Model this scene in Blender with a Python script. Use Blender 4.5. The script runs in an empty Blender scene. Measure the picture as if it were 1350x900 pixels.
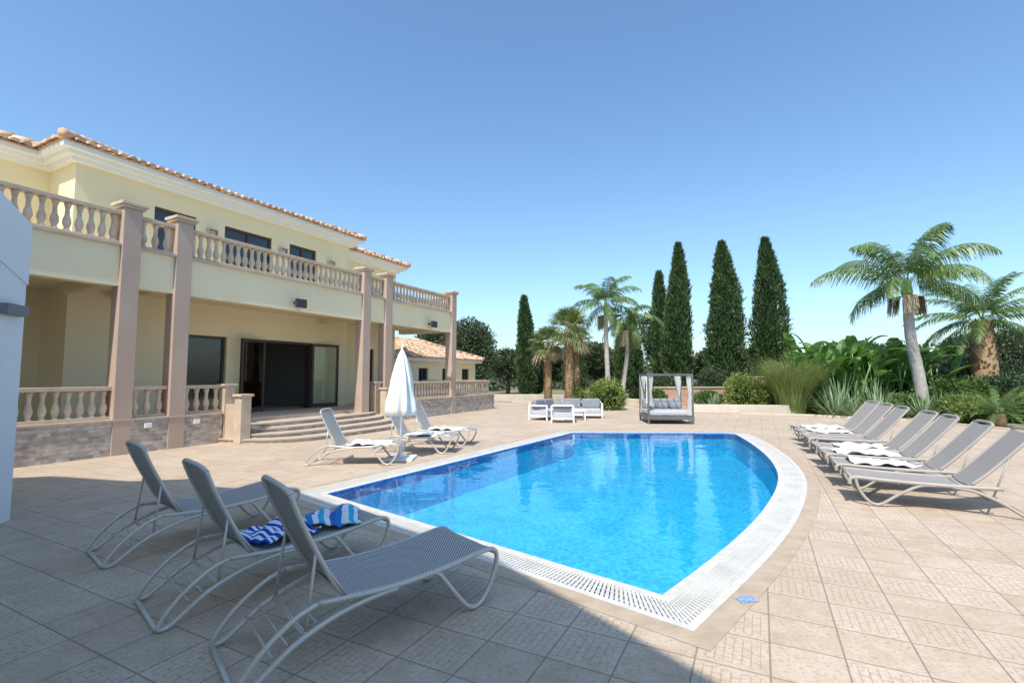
import bpy, bmesh, math, random
import numpy as np
from mathutils import Vector, Matrix, noise
random.seed(7); RNG=np.random.default_rng(7)
scene=bpy.context.scene
rad=math.radians

# ---------------------------------------------------------------- materials
def new_mat(name):
    m=bpy.data.materials.new(name); m.use_nodes=True
    nt=m.node_tree; nt.nodes.clear()
    out=nt.nodes.new('ShaderNodeOutputMaterial')
    return m,nt,out
def N(nt,t,**k):
    n=nt.nodes.new(t)
    for a,b in k.items(): setattr(n,a,b)
    return n
def rgb(c): return (c[0],c[1],c[2],1)
def mixc(nt,fac,a,b,blend='MIX'):
    n=N(nt,'ShaderNodeMix',data_type='RGBA',blend_type=blend)
    for sock,val in ((n.inputs[0],fac),(n.inputs[6],a),(n.inputs[7],b)):
        if isinstance(val,(tuple,list)): sock.default_value=rgb(val)
        elif isinstance(val,(int,float)): sock.default_value=val
        else: nt.links.new(val,sock)
    return n.outputs[2]
def math_(nt,op,a,b=0.0):
    n=N(nt,'ShaderNodeMath',operation=op)
    for s,v in ((n.inputs[0],a),(n.inputs[1],b)):
        if isinstance(v,(int,float)): s.default_value=v
        else: nt.links.new(v,s)
    return n.outputs[0]
def maprange(nt,v,a,b,c=0,d=1):
    mr=N(nt,'ShaderNodeMapRange'); mr.inputs[1].default_value=a; mr.inputs[2].default_value=b; mr.inputs[3].default_value=c; mr.inputs[4].default_value=d
    nt.links.new(v,mr.inputs[0]); return mr.outputs[0]
def pmat(name,c1,c2,scale=3,rough=.7,bump=.0,bscale=40,metal=0,detail=6,spec=.5,island=0):
    m,nt,out=new_mat(name)
    tc=N(nt,'ShaderNodeTexCoord'); nz=N(nt,'ShaderNodeTexNoise')
    nz.inputs['Scale'].default_value=scale; nz.inputs['Detail'].default_value=detail
    nt.links.new(tc.outputs['Object'],nz.inputs['Vector'])
    col=mixc(nt,maprange(nt,nz.outputs['Fac'],.3,.7),c1,c2)
    if island:
        g=N(nt,'ShaderNodeNewGeometry')
        f=math_(nt,'MULTIPLY_ADD',g.outputs['Random Per Island'],island); 
        f.node.inputs[2].default_value=1-island/2
        hv=N(nt,'ShaderNodeHueSaturation'); nt.links.new(f,hv.inputs['Value']); nt.links.new(col,hv.inputs['Color']); col=hv.outputs[0]
    p=N(nt,'ShaderNodeBsdfPrincipled'); p.inputs['Roughness'].default_value=rough; p.inputs['Metallic'].default_value=metal
    p.inputs['Specular IOR Level'].default_value=spec
    nt.links.new(col,p.inputs['Base Color'])
    if bump:
        n2=N(nt,'ShaderNodeTexNoise'); n2.inputs['Scale'].default_value=bscale; n2.inputs['Detail'].default_value=4
        nt.links.new(tc.outputs['Object'],n2.inputs['Vector'])
        b=N(nt,'ShaderNodeBump'); b.inputs['Strength'].default_value=bump; b.inputs['Distance'].default_value=.02
        nt.links.new(n2.outputs['Fac'],b.inputs['Height']); nt.links.new(b.outputs[0],p.inputs['Normal'])
    nt.links.new(p.outputs[0],out.inputs[0])
    return m
def leafmat(name,dark,mid,light,transl=.3,rough=.5,clump=1.2):
    m,nt,out=new_mat(name)
    g=N(nt,'ShaderNodeNewGeometry'); r=N(nt,'ShaderNodeValToRGB')
    r.color_ramp.elements[0].color=rgb(dark); r.color_ramp.elements[1].color=rgb(light)
    e=r.color_ramp.elements.new(.55); e.color=rgb(mid)
    nz=N(nt,'ShaderNodeTexNoise'); nz.inputs['Scale'].default_value=clump
    nt.links.new(g.outputs['Position'],nz.inputs['Vector'])
    a=math_(nt,'MULTIPLY',g.outputs['Random Per Island'],.6)
    b=math_(nt,'MULTIPLY',nz.outputs['Fac'],.9)
    s=math_(nt,'ADD',a,b); s=math_(nt,'SUBTRACT',s,.2)
    nt.links.new(s,r.inputs[0])
    p=N(nt,'ShaderNodeBsdfPrincipled'); p.inputs['Roughness'].default_value=rough
    t=N(nt,'ShaderNodeBsdfTranslucent')
    nt.links.new(r.outputs[0],p.inputs['Base Color']); nt.links.new(r.outputs[0],t.inputs['Color'])
    mx=N(nt,'ShaderNodeMixShader'); mx.inputs[0].default_value=transl
    nt.links.new(p.outputs[0],mx.inputs[1]); nt.links.new(t.outputs[0],mx.inputs[2]); nt.links.new(mx.outputs[0],out.inputs[0])
    return m

ANG=rad(63)
def deck_mat():
    m,nt,out=new_mat('deck_tiles')
    tc=N(nt,'ShaderNodeTexCoord'); mp=N(nt,'ShaderNodeMapping'); mp.inputs['Rotation'].default_value=(0,0,-ANG)
    nt.links.new(tc.outputs['Object'],mp.inputs[0])
    T=.38
    br=N(nt,'ShaderNodeTexBrick',offset=0.0,squash=1.0)
    br.inputs['Scale'].default_value=1; br.inputs['Brick Width'].default_value=T; br.inputs['Row Height'].default_value=T
    br.inputs['Mortar Size'].default_value=.006; br.inputs['Mortar Smooth'].default_value=.4
    nt.links.new(mp.outputs[0],br.inputs['Vector'])
    sc=N(nt,'ShaderNodeVectorMath',operation='SCALE'); sc.inputs['Scale'].default_value=1/T
    nt.links.new(mp.outputs[0],sc.inputs[0])
    fl=N(nt,'ShaderNodeVectorMath',operation='FLOOR'); nt.links.new(sc.outputs[0],fl.inputs[0])
    wn=N(nt,'ShaderNodeTexWhiteNoise',noise_dimensions='3D')
    ad=N(nt,'ShaderNodeVectorMath',operation='MULTIPLY'); ad.inputs[1].default_value=(1,1,0)
    nt.links.new(fl.outputs[0],ad.inputs[0]); nt.links.new(ad.outputs[0],wn.inputs['Vector'])
    fr=N(nt,'ShaderNodeVectorMath',operation='FRACTION'); nt.links.new(sc.outputs[0],fr.inputs[0])
    sep=N(nt,'ShaderNodeSeparateXYZ'); nt.links.new(fr.outputs[0],sep.inputs[0])
    dx=math_(nt,'ABSOLUTE',math_(nt,'SUBTRACT',sep.outputs[0],.5)); dy=math_(nt,'ABSOLUTE',math_(nt,'SUBTRACT',sep.outputs[1],.5))
    mx=math_(nt,'MAXIMUM',dx,dy); inside=math_(nt,'LESS_THAN',mx,.38)
    pick=math_(nt,'GREATER_THAN',wn.outputs['Value'],.55)
    mask=math_(nt,'MULTIPLY',inside,pick)
    b2=N(nt,'ShaderNodeTexBrick',offset=.5); b2.inputs['Scale'].default_value=1
    b2.inputs['Brick Width'].default_value=.095; b2.inputs['Row Height'].default_value=.0475; b2.inputs['Mortar Size'].default_value=.004; b2.inputs['Mortar Smooth'].default_value=.5
    nt.links.new(mp.outputs[0],b2.inputs['Vector'])
    line=math_(nt,'MULTIPLY',b2.outputs['Fac'],mask)
    nz=N(nt,'ShaderNodeTexNoise'); nz.inputs['Scale'].default_value=6; nz.inputs['Detail'].default_value=9; nz.inputs['Roughness'].default_value=.65; nt.links.new(tc.outputs['Object'],nz.inputs['Vector'])
    nf=N(nt,'ShaderNodeTexNoise'); nf.inputs['Scale'].default_value=38; nf.inputs['Detail'].default_value=5; nt.links.new(tc.outputs['Object'],nf.inputs['Vector'])
    nl=N(nt,'ShaderNodeTexNoise'); nl.inputs['Scale'].default_value=.6; nl.inputs['Detail'].default_value=7; nl.inputs['Roughness'].default_value=.6; nt.links.new(tc.outputs['Object'],nl.inputs['Vector'])
    base=mixc(nt,wn.outputs['Value'],(.455,.335,.23),(.60,.475,.355))
    base=mixc(nt,maprange(nt,nz.outputs['Fac'],.35,.65,0,.7),base,(.65,.54,.42))
    base=mixc(nt,maprange(nt,nf.outputs['Fac'],.48,.7,0,.6),base,(.35,.25,.165))
    base=mixc(nt,maprange(nt,nl.outputs['Fac'],.42,.66,0,.5),base,(.41,.305,.21))
    base=mixc(nt,math_(nt,'MULTIPLY',line,.45),base,(.28,.20,.14))
    col=mixc(nt,math_(nt,'MULTIPLY',br.outputs['Fac'],.8),base,(.25,.19,.14))
    p=N(nt,'ShaderNodeBsdfPrincipled'); p.inputs['Roughness'].default_value=.6; p.inputs['Specular IOR Level'].default_value=.22
    nt.links.new(col,p.inputs['Base Color'])
    h=math_(nt,'ADD',math_(nt,'MULTIPLY',br.outputs['Fac'],-1.0),math_(nt,'MULTIPLY',line,-.5))
    h=math_(nt,'ADD',h,math_(nt,'MULTIPLY',nz.outputs['Fac'],.4))
    b=N(nt,'ShaderNodeBump'); b.inputs['Strength'].default_value=.6; b.inputs['Distance'].default_value=.005
    nt.links.new(h,b.inputs['Height']); nt.links.new(b.outputs[0],p.inputs['Normal'])
    nt.links.new(p.outputs[0],out.inputs[0]); return m

def brickmat(name,c1,c2,mort,bw,bh,ms=.006,bump=.6,var=.5):
    m,nt,out=new_mat(name)
    tc=N(nt,'ShaderNodeTexCoord')
    sp=N(nt,'ShaderNodeSeparateXYZ'); nt.links.new(tc.outputs['Object'],sp.inputs[0])
    cb=N(nt,'ShaderNodeCombineXYZ'); nt.links.new(math_(nt,'ADD',sp.outputs[0],sp.outputs[1]),cb.inputs[0]); nt.links.new(sp.outputs[2],cb.inputs[1])
    br=N(nt,'ShaderNodeTexBrick'); br.inputs['Scale'].default_value=1; br.inputs['Brick Width'].default_value=bw; br.inputs['Row Height'].default_value=bh
    br.inputs['Mortar Size'].default_value=ms; br.inputs['Color1'].default_value=rgb(c1); br.inputs['Color2'].default_value=rgb(c2); br.inputs['Mortar'].default_value=rgb(mort)
    nt.links.new(cb.outputs[0],br.inputs['Vector'])
    nz=N(nt,'ShaderNodeTexNoise'); nz.inputs['Scale'].default_value=9; nz.inputs['Detail'].default_value=7; nt.links.new(tc.outputs['Object'],nz.inputs['Vector'])
    f=math_(nt,'MULTIPLY_ADD',nz.outputs['Fac'],var*2); f.node.inputs[2].default_value=1-var
    hv=N(nt,'ShaderNodeHueSaturation'); nt.links.new(f,hv.inputs['Value']); nt.links.new(br.outputs['Color'],hv.inputs['Color'])
    p=N(nt,'ShaderNodeBsdfPrincipled'); p.inputs['Roughness'].default_value=.85
    nt.links.new(hv.outputs[0],p.inputs['Base Color'])
    h=math_(nt,'ADD',math_(nt,'MULTIPLY',br.outputs['Fac'],-1),nz.outputs['Fac'])
    b=N(nt,'ShaderNodeBump'); b.inputs['Strength'].default_value=bump; b.inputs['Distance'].default_value=.012
    nt.links.new(h,b.inputs['Height']); nt.links.new(b.outputs[0],p.inputs['Normal'])
    nt.links.new(p.outputs[0],out.inputs[0]); return m

def water_mat():
    m,nt,out=new_mat('pool_water')
    tc=N(nt,'ShaderNodeTexCoord')
    n1=N(nt,'ShaderNodeTexNoise'); n1.inputs['Scale'].default_value=2.2; n1.inputs['Detail'].default_value=2
    n2=N(nt,'ShaderNodeTexNoise'); n2.inputs['Scale'].default_value=8; n2.inputs['Detail'].default_value=2
    for n in (n1,n2): nt.links.new(tc.outputs['Object'],n.inputs['Vector'])
    h=math_(nt,'ADD',n1.outputs['Fac'],math_(nt,'MULTIPLY',n2.outputs['Fac'],.14))
    b=N(nt,'ShaderNodeBump'); b.inputs['Strength'].default_value=.10; b.inputs['Distance'].default_value=.07
    nt.links.new(h,b.inputs['Height'])
    fz=N(nt,'ShaderNodeFresnel'); fz.inputs['IOR'].default_value=1.42; nt.links.new(b.outputs[0],fz.inputs['Normal'])
    t=N(nt,'ShaderNodeBsdfTransparent'); t.inputs[0].default_value=(.70,.94,.985,1)
    g=N(nt,'ShaderNodeBsdfGlossy'); g.inputs['Roughness'].default_value=.012; nt.links.new(b.outputs[0],g.inputs['Normal'])
    mx=N(nt,'ShaderNodeMixShader'); nt.links.new(fz.outputs[0],mx.inputs[0]); nt.links.new(t.outputs[0],mx.inputs[1]); nt.links.new(g.outputs[0],mx.inputs[2])
    nt.links.new(mx.outputs[0],out.inputs[0]); return m
def mosaic_mat(name,a,b_):
    m,nt,out=new_mat(name)
    tc=N(nt,'ShaderNodeTexCoord')
    v=N(nt,'ShaderNodeTexVoronoi',distance='CHEBYCHEV'); v.inputs['Scale'].default_value=24; v.inputs['Randomness'].default_value=.08
    nt.links.new(tc.outputs['Object'],v.inputs['Vector'])
    sp=N(nt,'ShaderNodeSeparateColor'); nt.links.new(v.outputs['Color'],sp.inputs[0])
    nz=N(nt,'ShaderNodeTexNoise'); nz.inputs['Scale'].default_value=2.2; nz.inputs['Detail'].default_value=4; nt.links.new(tc.outputs['Object'],nz.inputs['Vector'])
    f=math_(nt,'ADD',math_(nt,'MULTIPLY',sp.outputs[0],.8),math_(nt,'MULTIPLY',maprange(nt,nz.outputs['Fac'],.3,.7),.3))
    col=mixc(nt,f,a,b_)
    p=N(nt,'ShaderNodeBsdfPrincipled'); p.inputs['Roughness'].default_value=.4; nt.links.new(col,p.inputs['Base Color'])
    nt.links.new(p.outputs[0],out.inputs[0]); return m
def sling_mat(name,a,b,scale):
    m,nt,out=new_mat(name)
    tc=N(nt,'ShaderNodeTexCoord'); ck=N(nt,'ShaderNodeTexChecker'); ck.inputs['Scale'].default_value=scale
    ck.inputs[1].default_value=rgb(a); ck.inputs[2].default_value=rgb(b)
    mp=N(nt,'ShaderNodeMapping'); mp.inputs['Location'].default_value=(.0031,.0017,.0023); nt.links.new(tc.outputs['UV'],mp.inputs[0])
    nt.links.new(mp.outputs[0],ck.inputs['Vector'])
    p=N(nt,'ShaderNodeBsdfPrincipled'); p.inputs['Roughness'].default_value=.55; nt.links.new(ck.outputs[0],p.inputs['Base Color'])
    b_=N(nt,'ShaderNodeBump'); b_.inputs['Strength'].default_value=.4; b_.inputs['Distance'].default_value=.002; nt.links.new(ck.outputs['Fac'],b_.inputs['Height']); nt.links.new(b_.outputs[0],p.inputs['Normal'])
    nt.links.new(p.outputs[0],out.inputs[0]); return m
def towel_mat(name,cols,period):
    m,nt,out=new_mat(name)
    tc=N(nt,'ShaderNodeTexCoord'); sp=N(nt,'ShaderNodeSeparateXYZ'); nt.links.new(tc.outputs['UV'],sp.inputs[0])
    f=math_(nt,'FRACT',math_(nt,'MULTIPLY',sp.outputs[0],1/period))
    r=N(nt,'ShaderNodeValToRGB'); r.color_ramp.interpolation='CONSTANT'
    els=r.color_ramp.elements; els[0].color=rgb(cols[0]); els[1].position=1/len(cols); els[1].color=rgb(cols[1])
    for i in range(2,len(cols)):
        e=els.new(i/len(cols)); e.color=rgb(cols[i])
    nt.links.new(f,r.inputs[0])
    p=N(nt,'ShaderNodeBsdfPrincipled'); p.inputs['Roughness'].default_value=.95; p.inputs['Specular IOR Level'].default_value=.1
    nt.links.new(r.outputs[0],p.inputs['Base Color']); nt.links.new(p.outputs[0],out.inputs[0]); return m
def glassmat(name,c=(.02,.025,.03)):
    m,nt,out=new_mat(name)
    p=N(nt,'ShaderNodeBsdfPrincipled'); p.inputs['Base Color'].default_value=rgb(c); p.inputs['Roughness'].default_value=.04
    p.inputs['Specular IOR Level'].default_value=.8
    nt.links.new(p.outputs[0],out.inputs[0]); return m
def clearglass(name):
    m,nt,out=new_mat(name)
    fz=N(nt,'ShaderNodeFresnel'); fz.inputs['IOR'].default_value=1.5
    t=N(nt,'ShaderNodeBsdfTransparent'); t.inputs[0].default_value=(.88,.92,.90,1)
    g=N(nt,'ShaderNodeBsdfGlossy'); g.inputs['Roughness'].default_value=.02
    mx=N(nt,'ShaderNodeMixShader'); nt.links.new(fz.outputs[0],mx.inputs[0]); nt.links.new(t.outputs[0],mx.inputs[1]); nt.links.new(g.outputs[0],mx.inputs[2])
    nt.links.new(mx.outputs[0],out.inputs[0]); return m

M={}
M['deck']=deck_mat()
M['yellow']=pmat('cream_render',(.81,.69,.44),(.85,.745,.50),.8,.85,.15,60)
M['taupe']=pmat('taupe_render',(.46,.34,.26),(.52,.395,.31),1.2,.85,.2,60)
M['white']=pmat('white_paint',(.82,.82,.81),(.86,.86,.85),1.5,.7,.1,50)
M['whitewall']=pmat('white_wall_render',(.72,.72,.72),(.78,.78,.77),.9,.85,.25,70)
M['stonebal']=pmat('baluster_stone',(.68,.57,.43),(.52,.40,.29),6,.8,.3,50)
M['railstone']=pmat('rail_stone',(.50,.385,.28),(.60,.485,.37),5,.8,.3,50)
M['plinth']=brickmat('plinth_stone',(.56,.50,.43),(.34,.285,.235),(.48,.43,.375),.19,.07,.007,.9,.55)
M['step']=pmat('step_stone',(.56,.46,.36),(.46,.36,.27),3,.75,.2,40)
M['terra']=pmat('roof_tile',(.54,.33,.20),(.64,.44,.29),5,.85,.3,40,island=.75)
M['frame']=pmat('dark_frame',(.045,.032,.028),(.06,.045,.04),4,.4)
M['glass']=glassmat('window_glass')
M['clear']=clearglass('door_glass')
M['interior']=pmat('interior_wall',(.35,.33,.30),(.4,.38,.34),2,.8)
M['black']=pmat('dark_plastic',(.03,.03,.035),(.05,.05,.055),5,.5)
M['lampgrey']=pmat('lamp_beige',(.50,.42,.32),(.45,.38,.3),5,.5)
M['fixture']=pmat('grey_fixture',(.16,.16,.17),(.2,.2,.21),5,.5)
M['coping']=pmat('pool_coping',(.70,.66,.58),(.56,.52,.45),9,.6,.3,60)
M['grate']=pmat('grate_plastic',(.70,.675,.62),(.56,.53,.47),3,.5)
M['channel']=pmat('overflow_channel',(.26,.25,.24),(.20,.19,.18),4,.7)
M['tan']=pmat('tan_border',(.42,.31,.21),(.52,.41,.30),6,.7,.3,40)
M['mosaic']=mosaic_mat('pool_mosaic',(.010,.36,.66),(.11,.62,.84)); M['band']=mosaic_mat('waterline_mosaic',(.01,.08,.32),(.05,.25,.55)); M['water']=water_mat()
M['alu']=pmat('champagne_aluminium',(.56,.52,.46),(.60,.56,.50),3,.42,metal=.3)
M['taupealu']=pmat('taupe_frame',(.36,.32,.28),(.42,.38,.33),3,.5)
M['darkalu']=pmat('dark_alu_frame',(.10,.095,.09),(.14,.13,.125),3,.5)
M['sling']=sling_mat('textilene_sling',(.05,.048,.045),(.62,.59,.54),78)
M['sling2']=sling_mat('taupe_sling',(.25,.22,.19),(.40,.355,.31),80)
M['towelblue']=towel_mat('striped_towel',[(.02,.07,.42),(.75,.8,.85)],.055)
M['towelmulti']=towel_mat('aqua_striped_towel',[(.03,.22,.55),(.75,.8,.85),(.04,.42,.62),(.72,.78,.84),(.05,.14,.5)],.22)
M['towelpale']=towel_mat('pale_towel',[(.80,.81,.82),(.78,.79,.8),(.80,.81,.82),(.62,.67,.74)],.16)
M['canvas']=pmat('cream_canvas',(.80,.77,.70),(.74,.70,.62),4,.9,.2,80)
M['curtain']=pmat('curtain_cloth',(.78,.78,.75),(.72,.72,.69),4,.9)
M['cushion']=pmat('grey_cushion',(.22,.23,.25),(.28,.29,.31),8,.9,.2,80)
M['cushionl']=pmat('light_cushion',(.40,.40,.41),(.48,.48,.49),8,.9,.2,80)
M['bark']=pmat('tree_bark',(.12,.085,.06),(.22,.17,.12),8,.9,.8,30)
M['palmtrunk']=pmat('palm_trunk',(.36,.32,.28),(.50,.46,.41),6,.9,.6,30)
M['palmfib']=pmat('palm_fibre',(.32,.20,.10),(.48,.33,.18),9,.95,.9,30,island=.5)
M['shaft']=pmat('crownshaft',(.16,.28,.07),(.22,.36,.10),4,.5)
M['straw']=pmat('dry_fronds',(.56,.46,.31),(.48,.37,.23),5,.9,island=.6)
M['cyp']=leafmat('cypress_leaf',(.020,.040,.014),(.055,.105,.030),(.13,.20,.065),.12,.7,1.8)
M['core']=pmat('foliage_shade_core',(.012,.024,.008),(.02,.036,.012),4,1,spec=.0)  # near-black filler, shade inside the foliage put into its colour
M['pine']=leafmat('dark_leaf',(.025,.045,.02),(.06,.095,.038),(.14,.18,.08),.2,.6)
M['bush']=leafmat('bush_leaf',(.03,.07,.012),(.095,.17,.032),(.23,.32,.08),.3,.5)
M['bushy']=leafmat('yellow_bush_leaf',(.07,.12,.02),(.20,.27,.055),(.38,.43,.13),.3,.5)
M['palm']=leafmat('palm_leaf',(.05,.10,.025),(.14,.23,.06),(.32,.40,.15),.3,.4)
M['fan']=leafmat('fan_palm_leaf',(.08,.12,.03),(.20,.26,.08),(.38,.42,.18),.3,.4)
M['banana']=leafmat('banana_leaf',(.04,.12,.025),(.12,.26,.05),(.28,.42,.12),.4,.35)
M['grass']=leafmat('reed_leaf',(.12,.16,.04),(.26,.33,.09),(.44,.49,.20),.3,.5)
M['agave']=leafmat('agave_leaf',(.10,.17,.08),(.22,.31,.15),(.40,.48,.26),.1,.5)
M['far']=leafmat('far_leaf',(.04,.065,.035),(.09,.125,.06),(.17,.20,.11),.1,.8,.25)
M['soil']=pmat('soil_and_dry_grass',(.26,.20,.12),(.20,.19,.09),.6,.95,.8,8)
M['hill']=pmat('hazy_hill_scrub',(.16,.19,.15),(.24,.25,.20),.01,1)  # scrub tone greyed, distance haze painted into the colour
M['brick']=brickmat('terracotta_brick',(.50,.29,.18),(.38,.21,.13),(.44,.36,.29),.22,.075,.01)
M['garden']=pmat('garden_wall',(.62,.55,.45),(.54,.46,.36),2,.85,.4,30)
M['bluesign']=pmat('blue_sign',(.02,.12,.35),(.5,.6,.7),45,.4)

# ---------------------------------------------------------------- mesh builder
class MB:
    def __init__(s): s.v=[];s.f=[];s.m=[];s.sm=[]
    def add(s,vs,fs,m=0,smooth=False):
        o=len(s.v); s.v+=[tuple(v) for v in vs]; s.f+=[tuple(i+o for i in f) for f in fs]; s.m+=[m]*len(fs); s.sm+=[smooth]*len(fs)
    def box(s,x0,x1,y0,y1,z0,z1,m=0):
        s.add([(x0,y0,z0),(x1,y0,z0),(x1,y1,z0),(x0,y1,z0),(x0,y0,z1),(x1,y0,z1),(x1,y1,z1),(x0,y1,z1)],
              [(0,3,2,1),(4,5,6,7),(0,1,5,4),(1,2,6,5),(2,3,7,6),(3,0,4,7)],m)
    def obox(s,c,ax,ay,hx,hy,z0,z1,m=0):
        ax=Vector(ax);ay=Vector(ay);c=Vector(c)
        P=[c+ax*(a*hx)+ay*(b*hy) for a,b in ((-1,-1),(1,-1),(1,1),(-1,1))]
        s.add([(p.x,p.y,z0) for p in P]+[(p.x,p.y,z1) for p in P],[(0,3,2,1),(4,5,6,7),(0,1,5,4),(1,2,6,5),(2,3,7,6),(3,0,4,7)],m)
    def prism(s,poly,z0,z1,m=0):
        n=len(poly); zt=z1 if isinstance(z1,(list,tuple)) else [z1]*n
        s.add([(p[0],p[1],z0) for p in poly]+[(p[0],p[1],zt[i]) for i,p in enumerate(poly)],
              [tuple(range(n-1,-1,-1)),tuple(range(n,2*n))]+[(i,(i+1)%n,n+(i+1)%n,n+i) for i in range(n)],m)
    def lathe(s,prof,c=(0,0,0),n=12,m=0,mod=None):
        vs=[];fs=[]
        for r,z in prof:
            for k in range(n):
                a=2*math.pi*k/n; rr=r*(mod(a,z) if mod else 1)
                vs.append((c[0]+rr*math.cos(a),c[1]+rr*math.sin(a),c[2]+z))
        L=len(prof)
        for j in range(L-1):
            for k in range(n):
                fs.append((j*n+k,j*n+(k+1)%n,(j+1)*n+(k+1)%n,(j+1)*n+k))
        fs.append(tuple(range(n-1,-1,-1))); fs.append(tuple(range((L-1)*n,L*n)))
        s.add(vs,fs,m,True)
    def tube(s,pts,r,n=8,m=0,cap=True,flat=1.0):
        pts=[Vector(p) for p in pts]; vs=[];fs=[]; up=None
        for i,p in enumerate(pts):
            t=(pts[min(i+1,len(pts)-1)]-pts[max(i-1,0)]).normalized()
            if up is None:
                up=Vector((0,0,1)) if abs(t.z)<.9 else Vector((0,1,0))
            x=t.cross(up).normalized(); up=x.cross(t).normalized()
            rr=r[i] if isinstance(r,(list,tuple)) else r
            for k in range(n):
                a=2*math.pi*k/n; vs.append(p+x*(math.cos(a)*rr)+up*(math.sin(a)*rr*flat))
        for j in range(len(pts)-1):
            for k in range(n): fs.append((j*n+k,j*n+(k+1)%n,(j+1)*n+(k+1)%n,(j+1)*n+k))
        if cap: fs.append(tuple(range(n-1,-1,-1))); fs.append(tuple(range((len(pts)-1)*n,len(pts)*n)))
        s.add(vs,fs,m,True)
    def grid(s,fn,nu,nv,m=0):
        vs=[fn(i/nu,j/nv) for i in range(nu+1) for j in range(nv+1)]
        s.add(vs,[(i*(nv+1)+j,(i+1)*(nv+1)+j,(i+1)*(nv+1)+j+1,i*(nv+1)+j+1) for i in range(nu) for j in range(nv)],m,True)
    def mesh(s,name,mats):
        me=bpy.data.meshes.new(name); me.from_pydata(s.v,[],s.f)
        for m in mats: me.materials.append(m)
        me.polygons.foreach_set('material_index',s.m); me.polygons.foreach_set('use_smooth',s.sm); me.update(); return me
    def obj(s,name,mats,parent=None,bevel=0,loc=None,rz=0):
        if not isinstance(mats,(list,tuple)): mats=[mats]
        o=bpy.data.objects.new(name,s.mesh(name,mats)); scene.collection.objects.link(o)
        if parent: o.parent=parent
        if loc: o.location=loc
        o.rotation_euler[2]=rz
        if bevel:
            b=o.modifiers.new('bevel','BEVEL'); b.width=bevel; b.segments=2; b.limit_method='ANGLE'
        return o
def empty(name,loc=(0,0,0),rz=0):
    e=bpy.data.objects.new(name,None); scene.collection.objects.link(e); e.location=loc; e.rotation_euler[2]=rz; e.empty_display_size=.2; return e
def smooth(pts,k=6):
    pts=[Vector(p) for p in pts]; out=[]
    for i in range(len(pts)-1):
        p0=pts[max(i-1,0)];p1=pts[i];p2=pts[i+1];p3=pts[min(i+2,len(pts)-1)]
        for j in range(k):
            t=j/k; out.append(.5*((2*p1)+(p2-p0)*t+(2*p0-5*p1+4*p2-p3)*t*t+(3*p1-p0-3*p2+p3)*t**3))
    out.append(pts[-1]); return out
def quads_mesh(name,Q,mats,midx=None):
    Q=np.asarray(Q,dtype=np.float32).reshape(-1,4,3); n=len(Q)
    me=bpy.data.meshes.new(name); me.vertices.add(n*4); me.vertices.foreach_set('co',Q.ravel())
    me.loops.add(n*4); me.loops.foreach_set('vertex_index',np.arange(n*4,dtype=np.int32))
    me.polygons.add(n); me.polygons.foreach_set('loop_start',np.arange(0,n*4,4,dtype=np.int32)); me.polygons.foreach_set('loop_total',np.full(n,4,dtype=np.int32))
    for m in (mats if isinstance(mats,(list,tuple)) else [mats]): me.materials.append(m)
    if midx is not None: me.polygons.foreach_set('material_index',np.asarray(midx,dtype=np.int32))
    me.update(calc_edges=True); me.validate(); return me
def link(name,me,parent=None,loc=None,rz=0,sc=None):
    o=bpy.data.objects.new(name,me); scene.collection.objects.link(o)
    if parent: o.parent=parent
    if loc: o.location=loc
    o.rotation_euler[2]=rz
    if sc: o.scale=sc
    return o
def nrm(a): return a/(np.linalg.norm(a,axis=-1,keepdims=True)+1e-9)
def leaves(c,d,l,w):
    d=nrm(d); s=nrm(np.cross(d,RNG.normal(size=d.shape)))
    l=np.asarray(l).reshape(-1,1); w=np.asarray(w).reshape(-1,1)
    return np.stack([c,c+d*l*.5+s*w,c+d*l,c+d*l*.5-s*w],axis=1)

# ---------------------------------------------------------------- pool
arc=[(1.106,3.69),(1.62,4.25),(2.12,4.82),(2.75,5.60),(3.30,6.36),(3.83,7.16),(4.31,8.0),(4.73,8.9),(5.10,9.85),(5.42,10.8),(5.72,11.8),(5.98,12.8),(6.12,13.4),(6.08,13.65),(5.9,13.75)]
arc=[(p.x,p.y) for p in smooth([(a[0],a[1],0) for a in arc],3)]
def lerp2(a,b,n): return [(a[0]+(b[0]-a[0])*i/n,a[1]+(b[1]-a[1])*i/n) for i in range(1,n)]
FL=(1.71,13.85); LC=(-2.53,6.75)
loop=arc+lerp2(arc[-1],FL,6)+[FL]+lerp2(FL,LC,8)+[LC]+lerp2(LC,arc[0],6)
def offset(lp,d):
    n=len(lp); out=[]
    for i in range(n):
        a=Vector(lp[i-1]);b=Vector(lp[i]);c=Vector(lp[(i+1)%n])
        e1=(b-a).normalized(); e2=(c-b).normalized()
        n1=Vector((e1.y,-e1.x)); n2=Vector((e2.y,-e2.x)); nn=(n1+n2).normalized()
        out.append(tuple(b+nn*(d/max(.45,nn.dot(n1)))))
    return out
def ring(name,l0,l1,z0,z1,mat,parent=None):
    mb=MB(); n=len(l0)
    mb.add([(p[0],p[1],z0) for p in l0]+[(p[0],p[1],z1) for p in l1],[(i,n+i,n+(i+1)%n,(i+1)%n) for i in range(n)])
    return mb.obj(name,mat,parent)
pool=empty('swimming_pool')
o08=offset(loop,.09);o30=offset(loop,.32);o38=offset(loop,.38);o56=offset(loop,.54)
ring('inner_edge',loop,o08,-.004,0.0,M['coping'],pool)
ring('overflow_channel',o08,o30,-.03,-.03,M['channel'],pool)
ring('channel_side_in',o08,o08,0,-.03,M['coping'],pool); ring('channel_side_out',o30,o30,-.03,0,M['coping'],pool)
ring('outer_frame',o30,o38,0.003,0.003,M['coping'],pool)
ring('border',o38,o56,.002,.002,M['tan'],pool)
mb=MB(); n=len(loop); SP=.036
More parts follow.
